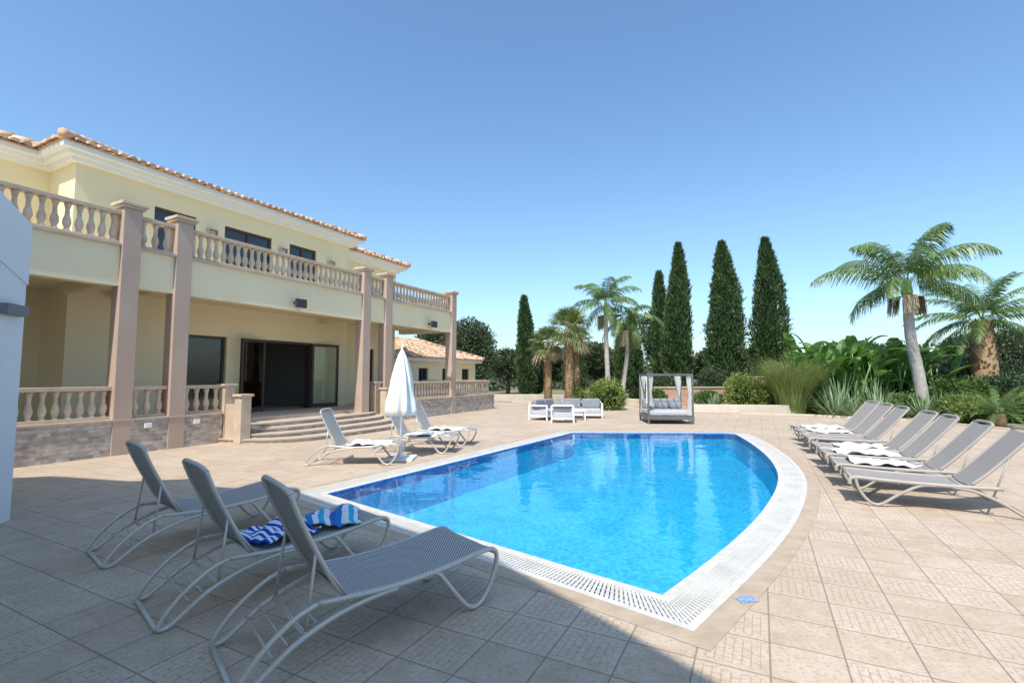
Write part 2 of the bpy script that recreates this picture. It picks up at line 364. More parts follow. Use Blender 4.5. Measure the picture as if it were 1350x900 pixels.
for i in range(n):
    a0=Vector(o08[i]);a1=Vector(o08[(i+1)%n]);b0=Vector(o30[i]);b1=Vector(o30[(i+1)%n])
    L=((a1-a0).length+(b1-b0).length)/2; k=max(1,round(L/SP))
    for j in range(k):
        t0=(j+.12)/k;t1=(j+.80)/k
        P=[a0.lerp(a1,t0),b0.lerp(b1,t0),b0.lerp(b1,t1),a0.lerp(a1,t1)]
        mb.add([(p.x,p.y,-.02) for p in P]+[(p.x,p.y,.001) for p in P],[(4,5,6,7),(0,1,5,4),(1,2,6,5),(2,3,7,6),(3,0,4,7)])
for w in (.13,.205,.28):
    la=offset(loop,w-.006); lb=offset(loop,w+.006)
    mb.add([(p[0],p[1],.0025) for p in la]+[(p[0],p[1],.0025) for p in lb],[(i,n+i,n+(i+1)%n,(i+1)%n) for i in range(n)])
mb.obj('overflow_grate',M['grate'],pool)
DEP=-.66
mb=MB(); mb.add([(p[0],p[1],-.004) for p in loop]+[(p[0],p[1],-.17) for p in loop],[(i,(i+1)%n,n+(i+1)%n,n+i) for i in range(n)])
mb.obj('waterline_tiles',M['band'],pool)
mb=MB(); mb.add([(p[0],p[1],-.17) for p in loop]+[(p[0],p[1],DEP) for p in loop],[(i,(i+1)%n,n+(i+1)%n,n+i) for i in range(n)])
mb.obj('basin_walls',M['mosaic'],pool)
mb=MB(); mb.add([(p[0],p[1],DEP) for p in loop],[tuple(range(n))]); mb.obj('basin_floor',M['mosaic'],pool)
mb=MB(); mb.lathe([(.02,0),(.11,0),(.11,.012),(.09,.016)],n=20); mb.obj('main_drain',M['grate'],pool,loc=(.9,5.0,DEP))
mb=MB(); mb.add([(p[0],p[1],-.03) for p in loop],[tuple(range(n))]); mb.obj('pool_water',M['water'],pool)
def holed(name,outer,inner,z,mat):
    bm=bmesh.new(); 
    for lp in (outer,inner):
        vs=[bm.verts.new((p[0],p[1],z)) for p in lp]
        for i in range(len(vs)): bm.edges.new((vs[i],vs[(i+1)%len(vs)]))
    bmesh.ops.triangle_fill(bm,edges=bm.edges[:],use_beauty=True)
    for f in bm.faces:
        if f.normal.z<0: f.normal_flip()
    me=bpy.data.meshes.new(name); bm.to_mesh(me); bm.free(); me.materials.append(mat)
    return link(name,me)
deck_out=[(-40,-16),(24,-16),(19,7),(14.8,13.7),(14.2,17.6),(11.9,19.6),(9.6,20.6),(8.2,24),(6,28.4),(0,29.5),(-12,33),(-40,33)]
holed('paved_deck',deck_out,o56,0,M['deck'])
holed('ground',[(-900,-900),(900,-900),(900,900),(-900,900)],offset(loop,.65),-.06,M['soil'])
mb=MB()
for i in range(1,9):
    a=Vector(deck_out[i]);b=Vector(deck_out[i+1]); t=(b-a).normalized()
    mb.obox(((a.x+b.x)/2,(a.y+b.y)/2,0),(t.x,t.y,0),(-t.y,t.x,0),(b-a).length/2,.07,-.1,.06)
mb.obj('bed_kerb',M['garden'])
mb=MB(); mb.add([(-.07,-.05,0),(.07,-.05,0),(.07,.05,0),(-.07,.05,0)],[(0,1,2,3)]); mb.obj('depth_marker_tile',M['bluesign'],loc=(1.68,3.6,.005),rz=.2)

# ---------------------------------------------------------------- villa
villa=empty('villa',rz=ANG)
def wall_open(mb,x0,x1,z0,z1,y0,y1,ops,m=0):
    cur=x0
    for a,b,c,d in sorted(ops):
        if a>cur: mb.box(cur,a,y0,y1,z0,z1,m)
        if c>z0: mb.box(a,b,y0,y1,z0,c,m)
        if d<z1: mb.box(a,b,y0,y1,d,z1,m)
        cur=b
    if cur<x1: mb.box(cur,x1,y0,y1,z0,z1,m)
def window(fr,gl,x0,x1,z0,z1,y,nm=1,fw=.07):
    fr.box(x0,x0+fw,y,y+.08,z0,z1);fr.box(x1-fw,x1,y,y+.08,z0,z1);fr.box(x0+fw,x1-fw,y,y+.08,z1-fw,z1);fr.box(x0+fw,x1-fw,y,y+.08,z0,z0+fw)
    for i in range(1,nm+1):
        c=x0+(x1-x0)*i/(nm+1); fr.box(c-.045,c+.045,y-.004,y+.076,z0+fw,z1-fw)
    gl.box(x0+fw,x1-fw,y+.035,y+.05,z0+fw,z1-fw)
walls=MB();fr=MB();gl=MB()
up=[(6.75,7.8,3.95,5.98),(8.6,10.15,3.95,5.98),(10.8,11.9,3.95,5.98)]
wall_open(walls,5.1,13.4,3.43,6.6,13.8,14.0,up)
for a,b,c,d in up: window(fr,gl,a,b,c,d,13.86)
low=[(7.5,8.8,.5,2.72),(9.95,11.8,.5,2.72)]
wall_open(walls,5.1,13.4,.0,3.43,13.8,14.0,low)
window(fr,gl,7.5,8.8,.5,2.72,13.9,0)
fr.box(9.95,10.03,13.78,14.0,.5,2.72);fr.box(11.72,11.80,13.78,14.0,.5,2.72);fr.box(10.03,11.72,13.78,14.0,2.64,2.72)
walls.box(5.1,5.3,14.0,20,.0,6.6); walls.box(13.2,13.4,14.0,20,3.43,6.6)
walls.box(-8,5.1,15.05,15.25,0,6.6)
wall_open(walls,13.4,16.8,0,6.2,14.4,14.6,[(14.5,15.5,.5,2.7)]); window(fr,gl,14.5,15.5,.5,2.7,14.48,1)
walls.box(16.6,16.8,14.6,20,0,6.2); walls.box(13.4,13.42,13.99,14.41,0,6.4)
walls.box(-8,16.8,20,20.2,0,6.15)
walls.obj('walls',M['yellow'],villa)
sl=MB()
sl.box(-8,17.35,11.66,11.92,3.43,4.26); sl.box(-8,5.1,11.92,15.05,3.60,3.92); sl.box(5.1,13.4,11.92,13.8,3.60,3.92); sl.box(13.4,17.35,11.92,14.4,3.60,3.92)
sl.box(17.05,17.35,11.92,14.4,3.45,3.598)
sl.box(5.9,6.1,11.92,13.8,3.43,3.598); sl.box(12.1,12.3,11.92,13.8,3.43,3.598); sl.box(4.95,5.15,11.92,13.8,3.43,3.598)
sl.obj('balcony_slab',M['yellow'],villa)
tr=MB(); tr.box(-8,17.40,11.60,12.0,4.26,4.31); tr.obj('balcony_ledge',M['railstone'],villa)
pl=MB();cp=MB()
PX=[5.28,6.32,12.12,13.2,17.3]
for s in PX:
    pl.box(s-.17,s+.17,11.58,11.92,.0,5.08); cp.box(s-.215,s+.215,11.535,11.965,5.08,5.13); cp.box(s-.245,s+.245,11.505,11.995,5.13,5.20)
pl.obj('pillars',M['taupe'],villa,.01); cp.obj('pillar_caps',M['railstone'],villa,.01)
PROF=[(.062,0),(.062,.05),(.038,.08),(.05,.14),(.072,.27),(.066,.40),(.036,.58),(.044,.64),(.034,.70),(.046,.84),(.06,.93),(.06,1)]
bal=MB();rl=MB()
def balustrade(x0,x1,y0,y1,z0,z1):
    w=.08; L=max(x1-x0,y1-y0)
    if x1-x0>y1-y0:
        rl.box(x0,x1,y0-w,y0+w,z0,z0+.06); rl.box(x0,x1,y0-w-.02,y0+w+.02,z1-.08,z1)
    else:
        rl.box(x0-w,x0+w,y0,y1,z0,z0+.06); rl.box(x0-w-.02,x0+w+.02,y0,y1,z1-.08,z1)
    n=max(1,int(L/.185)); h=z1-.08-z0-.06
    for i in range(n):
        t=(i+.5)/n; bal.lathe([(r,z*h) for r,z in PROF],(x0+(x1-x0)*t,y0+(y1-y0)*t,z0+.06),10)
xs=[-8]+PX
for i in range(len(xs)-1):
    balustrade(xs[i]+(.17 if i else 0),xs[i+1]-.17,11.78,11.78,4.31,5.0)
balustrade(17.3,17.3,12.0,14.4,4.31,5.0)
balustrade(-8,PX[0]-.17,11.78,11.78,.72,1.38); balustrade(PX[0]+.17,PX[1]-.17,11.78,11.78,.72,1.38) ; balustrade(PX[1]+.17,7.4,11.78,11.78,.72,1.38)
balustrade(13.37,17.13,11.78,11.78,.72,1.38); balustrade(17.47,20.6,11.78,11.78,.72,1.38); balustrade(20.7,20.7,11.9,16,.72,1.38)
bal.obj('balusters',M['stonebal'],villa); rl.obj('balustrade_rails',M['railstone'],villa,.008)
te=MB(); te.box(-8,20.6,11.9,15.05,0,.5); te.obj('terrace_floor',M['step'],villa)
pn=MB(); pn.box(-8,7.36,11.60,11.9,0,.68); pn.box(12.85,20.85,11.60,11.9,0,.68); pn.box(20.6,20.85,11.9,16,0,.68); pn.obj('stone_plinth',M['plinth'],villa)
pc=MB(); pc.box(-8,7.36,11.57,11.95,.68,.72); pc.box(12.85,20.9,11.57,11.95,.68,.72); pc.box(20.57,20.9,11.95,16,.68,.72); pc.obj('plinth_coping',M['railstone'],villa)
sk_=MB()
for s in (5.75,6.75,14.6): sk_.box(s-.07,s+.07,11.56,11.6,.50,.60)
sk_.obj('plinth_lights',M['white'],villa,.008)
st=MB(); cx=10.15; sn=MB()
for i in range(4):
    d=.44*(i+1)+.12; hw=2.52+.13*i; zt=.5-.1*(i+1)
    def outline(g): return [(cx+x*(hw+g),11.9-(d+.2+g)*(1-abs(x)**4)**.5) for x in [(-1+2*j/32) for j in range(33)]]
    st.prism(outline(-.02),0,zt-.03); sn.prism(outline(.01),zt-.03,zt)
st.obj('step_risers',M['plinth'],villa); sn.obj('step_treads',M['step'],villa)
pd=MB()
for s,y,h in ((7.50,11.05,1.16),(7.52,11.72,1.40),(12.72,11.72,1.40),(12.72,11.25,1.2)):
    pd.box(s-.13,s+.13,y-.13,y+.13,0,h-.06); pd.box(s-.17,s+.17,y-.17,y+.17,h-.06,h)
pd.box(7.42,7.58,11.18,11.59,0,.9)
pd.obj('stair_pedestals',M['railstone'],villa,.008)
co=MB()
def cornice(x0,x1,y0,y1,z):
    for k,(o,h0,h1) in enumerate(((.12,0,.10),(.24,.10,.19),(.38,.19,.30))): co.box(x0-o,x1+o,y0-o,y1+o,z+h0,z+h1)
cornice(5.1,13.4,13.8,20.2,6.47); cornice(-8,5.0,15.05,20.2,6.462); cornice(13.5,16.8,14.4,20.1,6.16)
co.obj('cornice',M['white'],villa)
def hip_roof(mb,x0,x1,y0,y1,z,pitch=.40):
    hd=min(x1-x0,y1-y0)/2; zr=z+hd*pitch
    if x1-x0>=y1-y0: r0=(x0+hd,(y0+y1)/2,zr); r1=(x1-hd,(y0+y1)/2,zr)
    else: r0=((x0+x1)/2,y0+hd,zr); r1=((x0+x1)/2,y1-hd,zr)
    c=[(x0,y0,z),(x1,y0,z),(x1,y1,z),(x0,y1,z)]
    if x1-x0>=y1-y0: fs=[(0,1,5,4),(1,2,5),(2,3,4,5),(3,0,4)]
    else: fs=[(0,1,4),(1,2,5,4),(2,3,5),(3,0,4,5)]
    mb.add(c+[r0,r1],fs+[(3,2,1,0)],0)
    R=.085; step=.2
    def ribs(o,dx,dy,L):
        nn=int(L/step)
        for i in range(nn):
            t=(i+.5)*L/nn; run=min(hd,t,L-t); 
            if run<.15: continue
            ns=max(1,int(run/.38)); 
            for j in range(ns):
                a=-.07+ (run+.07)*j/ns; b=-.07+(run+.07)*(j+1)/ns+.03
                vs=[]
                jx=random.uniform(-.008,.008)
                for rr,q,up_ in ((R*1.08,a,.035),(R*.9,b,.012)):
                    for k in range(6):
                        an=math.pi*k/5; ox=math.cos(an)*rr+jx; oz=math.sin(an)*rr*.9
                        vs.append((o[0]+dx[0]*(t+ox)+dy[0]*q,o[1]+dx[1]*(t+ox)+dy[1]*q,z+max(q,-.07)*pitch+oz+up_))
                fs=[(k,k+1,6+k+1,6+k) for k in range(5)]+[(0,1,2,3,4,5)]
                mb.add(vs,fs,0,False)
    ribs((x0,y0),(1,0),(0,1),x1-x0); ribs((x1,y0),(0,1),(-1,0),y1-y0); ribs((x0,y1),(0,-1),(1,0),y1-y0); ribs((x1,y1),(-1,0),(0,-1),x1-x0)
    for a in range(4):
        p=Vector(c[a]); q=Vector(r0 if (a in (0,3) if x1-x0>=y1-y0 else a in (0,1)) else r1)
        nn=int((q-p).length/.36)
        for j in range(nn):
            mb.tube([p.lerp(q,j/nn)+Vector((0,0,.1)),p.lerp(q,(j+1.08)/nn)+Vector((0,0,.07))],[.11,.09],8)
ro=MB(); hip_roof(ro,4.68,13.85,13.36,20.7,6.78,.36); hip_roof(ro,-8.5,5.6,14.6,20.8,6.77,.36); hip_roof(ro,12.9,17.25,13.95,20.6,6.47,.36)
ro.obj('tiled_roof',M['terra'],villa)
fr.obj('window_frames',M['frame'],villa); gl.obj('window_glass',M['glass'],villa)
def leaf(x0,y0,x1,y1,name):
    f=MB();g=MB(); a=Vector((x0,y0,0));b=Vector((x1,y1,0)); t=(b-a).normalized(); nn=Vector((-t.y,t.x,0)); L=(b-a).length
    def seg(u0,u1,z0,z1,th,mb): mb.obox(a+t*((u0+u1)/2),t,nn,(u1-u0)/2,th,z0,z1)
    seg(0,.08,.52,2.70,.03,f);seg(L-.08,L,.52,2.70,.03,f);seg(.08,L-.08,2.61,2.70,.03,f);seg(.08,L-.08,.52,.64,.03,f)
    seg(.08,L-.08,.64,2.61,.006,g)
    f.obj(name+'_frame',M['frame'],villa); g.obj(name+'_glass',M['clear'],villa)
leaf(9.98,13.74,9.05,13.50,'door_leaf_a'); leaf(11.77,13.74,12.78,13.55,'door_leaf_b')
rm=MB(); rm.box(7.5,13,18,18.1,.5,3.4); rm.box(7.3,7.4,14,18,.5,3.4); rm.box(12.9,13.0,14,18,.5,3.4); rm.box(7.4,12.9,14.0,18,.44,.505); rm.box(7.4,12.9,14,18,3.3,3.4)
rm.obj('living_room',M['interior'],villa)
sf=MB(); sf.box(9.9,11.6,16.2,17.0,.5,.95);sf.box(9.9,11.6,16.9,17.15,.95,1.35); sf.obj('indoor_sofa',M['cushion'],villa,.04)
lm=MB()
for s in (6.1,8.2,10.5,12.5): 
    lm.box(s-.13,s+.13,13.66,13.8,5.50,5.52);lm.box(s-.13,s+.13,13.66,13.8,5.72,5.74);lm.box(s-.13,s-.11,13.66,13.8,5.52,5.72);lm.box(s+.11,s+.13,13.66,13.8,5.52,5.72);lm.box(s-.08,s+.08,13.70,13.8,5.54,5.70)
lm.box(2.5,2.76,14.91,15.05,5.45,5.7)
lm.obj('wall_lamps',M['lampgrey'],villa)
fl=MB()
for s in (9.35,15.6):
    fl.box(s-.06,s+.06,11.5,11.66,3.62,3.68); fl.box(s-.17,s+.17,11.36,11.44,3.5,3.74); fl.box(s-.03,s+.03,11.44,11.5,3.6,3.7)
fl.obj('floodlights',M['black'],villa,.01)
an=MB(); an.tube([(3.2,16.4,7.2),(3.2,16.4,9.2)],.02); 
for i in range(6): an.tube([(2.9,16.0+.12*i,8.6+.03*i),(3.5,16.0+.12*i,8.6+.03*i)],.008,5)
an.tube([(3.2,15.9,8.58),(3.2,16.8,8.8)],.012,5)
an.obj('tv_antenna',M['black'],villa)

bun=empty('bungalow',rz=ANG)
w=MB();f2=MB();g2=MB(); ops=[(20.2,21.0,1.1,2.0),(22.3,23.5,.4,2.0),(24.3,25.1,1.1,2.0)]
wall_open(w,19.2,25.8,0,2.35,15.7,15.9,ops)
for a,b,c,d in ops: window(f2,g2,a,b,c,d,15.8)
w.box(25.6,25.8,15.9,21,0,2.35); w.box(19.2,19.4,15.9,21,0,2.35); w.obj('walls',M['yellow'],bun)
f2.obj('window_frames',M['frame'],bun); g2.obj('window_glass',M['glass'],bun)
c2=MB(); c2.box(18.9,26.1,15.4,21.3,2.35,2.52); c2.obj('fascia',M['white'],bun)
r2=MB(); hip_roof(r2,18.8,26.2,15.3,21.4,2.53,.38); r2.obj('tiled_roof',M['terra'],bun)

wh=empty('white_house')
hb=MB()
foot=[(-4.67,2.15),(-9,3.2),(-12,2.4),(-12,-12),(4.5,-12),(3.4,-7.9),(-.7,-1.95),(-1.88,-.29)]
foot=foot[::-1]
hb.prism(foot,0,6.7)
hb.obj('walls',M['whitewall'],wh)
cen=Vector((-5,-5))
rf=MB(); rf.prism([tuple(cen+(Vector(p)-cen)*1.012) for p in foot],6.7,7.0); rf.obj('roof_parapet',M['white'],wh)
wg=MB(); A=(-5.59,5.53);B=(-4.69,2.12);C=(-9.1,1.3);D_=(-10,4.6)
wg.prism([A,D_,C,B],0,[3.27,3.27,4.85,4.85]); wg.obj('wing_walls',M['whitewall'],wh)
wr=MB(); 
def off(p,dx,dy): return (p[0]+dx,p[1]+dy)
q=[off(A,.012,.012),off(D_,-.1,.05),off(C,-.1,0),off(B,.012,-.05)]
zz=[3.34,3.34,4.9,4.9]
wr.add([(p[0],p[1],z-.70) for p,z in zip(q,zz)]+[(p[0],p[1],z) for p,z in zip(q,zz)],[(0,1,2,3),(7,6,5,4),(0,4,5,1),(1,5,6,2),(2,6,7,3),(3,7,4,0)])
wr.obj('wing_fascia',M['whitewall'],wh)
dW=Vector((.25,-.968,0)); nW=Vector((.968,.25,0))
lp=MB(); c=Vector((-5.59,5.53,0))+dW*.24+nW*.05; lp.obox(c,dW,nW,.16,.045,2.26,2.38); lp.obj('wall_lamp',M['fixture'],wh,.008)

# ---------------------------------------------------------------- sun loungers
def lounger(style):
    mb=MB(); Wd=.31
    if style==1:
        R=.0165; rail=[(-.30,.345),(-.05,.325),(.2,.315),(.5,.33),(.75,.36),(.88,.370),(.945,.345),(.955,.27),(.91,.15),(.84,.05),(.77,.014),(.70,.04),(.60,.15),(.49,.29),(.44,.325)]
        rear=[(.18,.30),(-.02,.285),(-.22,.245),(-.42,.165),(-.56,.07),(-.64,.016),(-.70,.016)]
        rear2=[(-.30,.345),(-.42,.30),(-.56,.20),(-.66,.09),(-.70,.016)]
        back=[(-.14,.335),(-.21,.43),(-.31,.62),(-.405,.82),(-.455,.95)]
        n=10
    else:
        R=.020; rail=[(-.45,.32),(-.1,.31),(.3,.31),(.7,.32),(.92,.33),(.985,.30),(.99,.24)]
        rear=[(.0,.30),(-.2,.27),(-.42,.17),(-.58,.06),(-.66,.02),(-.74,.02)]
        rear2=[(.93,.33),(.90,.2),(.82,.07),(.74,.02),(.66,.04),(.5,.16),(.3,.28),(.15,.30)]
        back=[(-.18,.33),(-.34,.48),(-.54,.70),(-.70,.88),(-.76,.95)]
        n=8
    for sy in (-Wd,Wd):
        def P(l): return smooth([(x,sy,z) for x,z in l],4)
        mb.tube(P(rail),R,n,flat=1.0 if style==1 else 1.2); mb.tube(P(rear),R,n); mb.tube(P(rear2),R*.9,n); 
        sb=sy*.90
        mb.tube(smooth([(x,sb,z) for x,z in back],4),R*.9,n)
        mb.tube([(back[2][0],sb,back[2][1]),(-.36,sb*1.05,.20)],R*.55,6)
        mb.tube([(back[2][0]+.02,sb,back[2][1]-.05),(-.12,sb*1.08,.32)],R*.5,6) if style==1 else None
    rx=-.70
    mb.tube([(rx,-Wd,.017),(rx,Wd,.017)],R*.9,n); mb.tube([(.5,-Wd,.29),(.5,Wd,.29)],R*.7,n) ; mb.tube([(-.36,-Wd,.20),(-.36,Wd,.20)],R*.7,n)
    xe=.945 if style==1 else .975
    mb.tube([(-.12,-Wd,.31),(-.12,Wd,.31)],R*.7,n); mb.tube([(xe,-Wd,.335),(xe,Wd,.335)],R*.8,n)
    if style==1:
        for k in range(4): mb.tube([(-.30-.075*k,-Wd*.93,.235-.035*k),(-.30-.075*k,Wd*.93,.235-.035*k)],R*.45,6)
    mb.tube(smooth([(back[-1][0],-Wd*.9,back[-1][1]),(back[-1][0]-.012,-Wd*.6,back[-1][1]+.025),(back[-1][0]-.015,0,back[-1][1]+.03),(back[-1][0]-.012,Wd*.6,back[-1][1]+.025),(back[-1][0],Wd*.9,back[-1][1])],4),R*.9,n)
    if style==1: seat=smooth([(-.14,0,.335),(.0,0,.322),(.2,0,.316),(.5,0,.33),(.75,0,.36),(.88,0,.372),(.935,0,.352)],5)
    else: seat=smooth([(-.18,0,.315),(.1,0,.31),(.5,0,.312),(.9,0,.332),(.975,0,.315)],5)
    bk=smooth([(x,0,z) for x,z in back],5)
    def surf(path,wd,sag):
        L=len(path)-1
        def fn(u,v):
            p=path[min(L,round(u*L))]; y=(v*2-1)*wd; s=sag*(1-(v*2-1)**2)
            return (p.x-(0 if path is seat else -s),y,p.z+.012-s)
        return fn,L
    for path,wd,sag in ((seat,Wd-.006,.018),(bk,Wd*.89,.02)):
        fn,L=surf(path,wd,sag); mb.grid(fn,L,6,1)
    me=mb.mesh('sun_lounger_mesh',[M['alu'] if style==1 else M['taupealu'],M['sling'] if style==1 else M['sling2']])
    uvl=me.uv_layers.new(name='UVMap')
    for p in me.polygons:
        if p.material_index==1:
            for li in p.loop_indices:
                co_=me.vertices[me.loops[li].vertex_index].co
                ll=co_.x if p.center.x>-.14 and abs(p.normal.z)>.7 else co_.z*1.1+.3
                uvl.data[li].uv=(ll,co_.y)
    return me
L1=lounger(1); L2=lounger(2)
def place(me,x,y,hx,hy): return link('sun_lounger',me,None,(x,y,0.004),math.atan2(hy,hx))
fore=[(-1.04,3.20,.76,.65),(-1.96,3.86,.68,.73),(-3.18,4.88,.64,.77)]
for c in fore: place(L1,*c)
for c in [(-3.0,9.1,.99,.02),(-2.15,10.5,.985,-.16),(-1.85,11.6,.985,-.2)]: place(L1,*c)
right=[]
p1=Vector((5.27,6.05)); dd_=Vector((7.95,11.9))-p1; dd_.normalize()
for k,o_ in enumerate([0,.98,2.05,2.9,4.35,5.4,6.44]):
    p=p1+dd_*o_; a=math.atan2(.454,-.891)+.055*k+random.uniform(-.04,.04)
    right.append((p.x,p.y,a)); place(L2,p.x,p.y,math.cos(a),math.sin(a))
def towel(x,y,z,rz,lx,ly,mat,crump,seed):
    mb=MB(); nu,nv=34,22
    def fn(u,v):
        px=(u-.5)*lx; py=(v-.5)*ly
        w=noise.noise(Vector((px*4+seed,py*4,seed)))*crump+noise.noise(Vector((px*11+seed,py*9,seed*2)))*crump*.35
        return (px+w*.3+.02*math.sin(py*9+seed),py+noise.noise(Vector((px*3,py*3,seed+5)))*crump*.5+.025*math.sin(px*8+seed),abs(w)+.012)
    mb.grid(fn,nu,nv); me=mb.mesh('beach_towel_mesh',[mat]); uvl=me.uv_layers.new(name='UVMap')
    for l in me.loops:
        i=l.vertex_index//(nv+1); j=l.vertex_index%(nv+1); uvl.data[l.index].uv=(i/nu*lx,j/nv*ly)
    o=link('beach_towel',me,None,(x,y,z),rz); s=o.modifiers.new('solid','SOLIDIFY'); s.thickness=.012; s.offset=1
    return o
def on(c,lx_,ly_=0):
    a=math.atan2(c[3],c[2]); return (c[0]+lx_*math.cos(a)-ly_*math.sin(a),c[1]+lx_*math.sin(a)+ly_*math.cos(a),a)
x,y,a=on(fore[1],.12,-.02); towel(x,y,.335,a+.25,.48,.50,M['towelblue'],.10,1.3)
x,y,a=on(fore[1],.60,-.02); towel(x,y,.345,a-.5,.40,.44,M['towelmulti'],.13,4.1)
for i,(xx,yy,aa) in enumerate(right):
    if i in (1,2,3,5,6):
        dd=.40 if i!=3 else .3
        towel(xx+math.cos(aa)*dd,yy+math.sin(aa)*dd,.325,aa+.06*(i%3-1),.85-.1*(i%2),.58,M['towelpale'],.07,2.2*i+.4)
towel(-2.6,9.1,.335,.02,.75,.60,M['towelpale'],.06,9.2); towel(-1.5,11.53,.335,-.2,.8,.58,M['towelpale'],.06,12.2); towel(-1.85,10.45,.335,-.1,.7,.58,M['towelpale'],.06,13.2)

um=empty('closed_parasol',(-2.14,9.45,0))
mb=MB(); mb.tube([(0,0,0),(0,0,2.12)],.022,12); mb.lathe([(.0,0),(.015,2.12),(.03,2.13),(.02,2.18),(.0,2.2)],n=8); mb.obj('pole',M['white'],um)
mb=MB(); mb.box(-.27,.27,-.27,.27,0,.05); mb.lathe([(.10,.05),(.06,.09),(.035,.32),(.03,.33)],n=16); mb.obj('base',M['white'],um,.01)
mb=MB()
def fold(a,z): return 1+.20*math.cos(8*a+z*1.5)+.10*math.cos(3*a+z*2)+.07*math.sin(13*a-z*3)
mb.lathe([(.10,.90),(.19,.84),(.235,.86),(.245,.95),(.235,1.1),(.215,1.25),(.20,1.38),(.185,1.5),(.155,1.65),(.12,1.8),(.08,1.95),(.04,2.06),(.012,2.12)],n=80,mod=fold); mb.obj('canopy',M['canvas'],um)

# ---------------------------------------------------------------- daybed, sofas
gz=empty('canopy_daybed',(5.3,16.9,0),rad(-4)); gz.scale=(.9,.9,.96)
mb=MB(); WX=.80
for sx in (-WX,WX):
    for sy in (-.8,.8): mb.box(sx-.03,sx+.03,sy-.03,sy+.03,0,1.74)
for sy in (-.8,.8): mb.box(-WX+.03,WX-.03,sy-.028,sy+.028,1.66,1.73)
for sx in (-WX,WX): mb.box(sx-.028,sx+.028,-.77,.77,1.66,1.73)
for i in range(5): mb.box(-.52+.26*i-.015,-.52+.26*i+.015,-.77,.77,1.70,1.73)
mb.box(-.84,.84,-.84,.84,.16,.28); mb.obj('frame',M['darkalu'],gz,.005)
mb=MB(); mb.box(-.76,.76,-.75,.75,.282,.46); mb.obj('mattress',M['cushionl'],gz,.05)
mb=MB(); mb.box(-.75,.75,.50,.75,.462,.82); mb.box(-.72,-.3,.30,.48,.463,.72); mb.box(.27,.7,.28,.48,.463,.70); mb.box(-.2,.2,.3,.48,.463,.68); mb.obj('pillows',M['cushion'],gz,.07)
mb=MB()
def curtain(cx,cy,w,z0,z1,horiz,bell=.5):
    def fn(u,v):
        z=z0+(z1-z0)*v; ww=w*(bell+(1-bell)*abs(v-.45)*2); s=(u-.5)*ww; d=.05*math.sin(u*38)+.02*math.sin(u*17+v*4)
        return (cx+(s if horiz else d),cy+(d if horiz else s),z)
    mb.grid(fn,60,14)
curtain(-.72,-.76,.24,.62,1.65,True,.35); curtain(.72,-.76,.26,.30,1.65,True,.4); curtain(-.76,-.6,.35,.7,1.65,False,.3); curtain(.76,-.6,.35,.3,1.65,False,.3)
curtain(-.70,.76,.26,.3,1.65,True,.4); curtain(.70,.76,.26,.3,1.65,True,.4)
mb.obj('curtains',M['curtain'],gz)
def sofa(name,x,y,rz,w):
    e=empty(name,(x,y,0),rz)
    a=MB(); a.box(-w/2,w/2,-.38,.38,.12,.18); a.box(-w/2,-w/2+.05,-.38,.38,.50,.55); a.box(w/2-.05,w/2,-.38,.38,.50,.55); a.box(-w/2+.05,w/2-.05,.34,.38,.56,.62)
    for sx in (-w/2+.025,w/2-.025):
        for sy in (-.355,.355): a.box(sx-.025,sx+.025,sy-.025,sy+.025,0,.50)
    a.obj('frame',M['white'],e,.006)
    b=MB(); n_=max(1,round((w-.16)/.65)); cw=(w-.14)/n_
    for i in range(n_):
        x0=-w/2+.07+cw*i; b.box(x0+.01,x0+cw-.01,-.36,.30,.182,.36)
    b.obj('seat_cushions',M['cushionl'],e,.04)
    b=MB()
    for i in range(n_):
        x0=-w/2+.07+cw*i; b.box(x0+.02,x0+cw-.02,.12,.30,.364,.72)
    b.obj('back_cushions',M['cushion'],e,.05)
sofa('outdoor_sofa',1.35,18.3,rad(60),1.7); sofa('outdoor_sofa',2.65,18.7,rad(-8),1.6); sofa('outdoor_armchair',1.75,17.0,rad(175),.8)
tb=MB(); tb.box(-.4,.4,-.25,.25,.33,.37)
for sx in (-.36,.36):
    for sy in (-.2,.2): tb.box(sx-.02,sx+.02,sy-.02,sy+.02,0,.33)
tb.obj('coffee_table',M['white'],loc=(2.25,17.7,0))

# ---------------------------------------------------------------- garden walls
g=MB(); g.obox((.8,30.2,0),(1,-.06,0),(.06,1,0),7.5,.15,0,.45); g.obox((9.9,20.9,0),(.98,-.15,0),(.15,.98,0),2.1,.14,0,.36); g.obox((5.6,26.5,0),(.5,-.86,0),(.86,.5,0),2.2,.13,0,.4); g.obj('garden_wall',M['garden'],bevel=.02)
b=MB(); b.box(6.9,11.4,24.6,24.9,0,.98); b.box(11.4,12.9,24.3,24.6,0,1.5)
for i in range(4): b.box(7.4,9.3,23.4+.3*i,23.7+.3*i,0,.14*(i+1))
b.obj('brick_wall',M['brick'])
b=MB(); b.box(6.85,11.36,24.55,24.95,.982,1.04); b.box(11.36,12.95,24.25,24.65,1.502,1.57); b.obj('brick_wall_cap',M['step'])

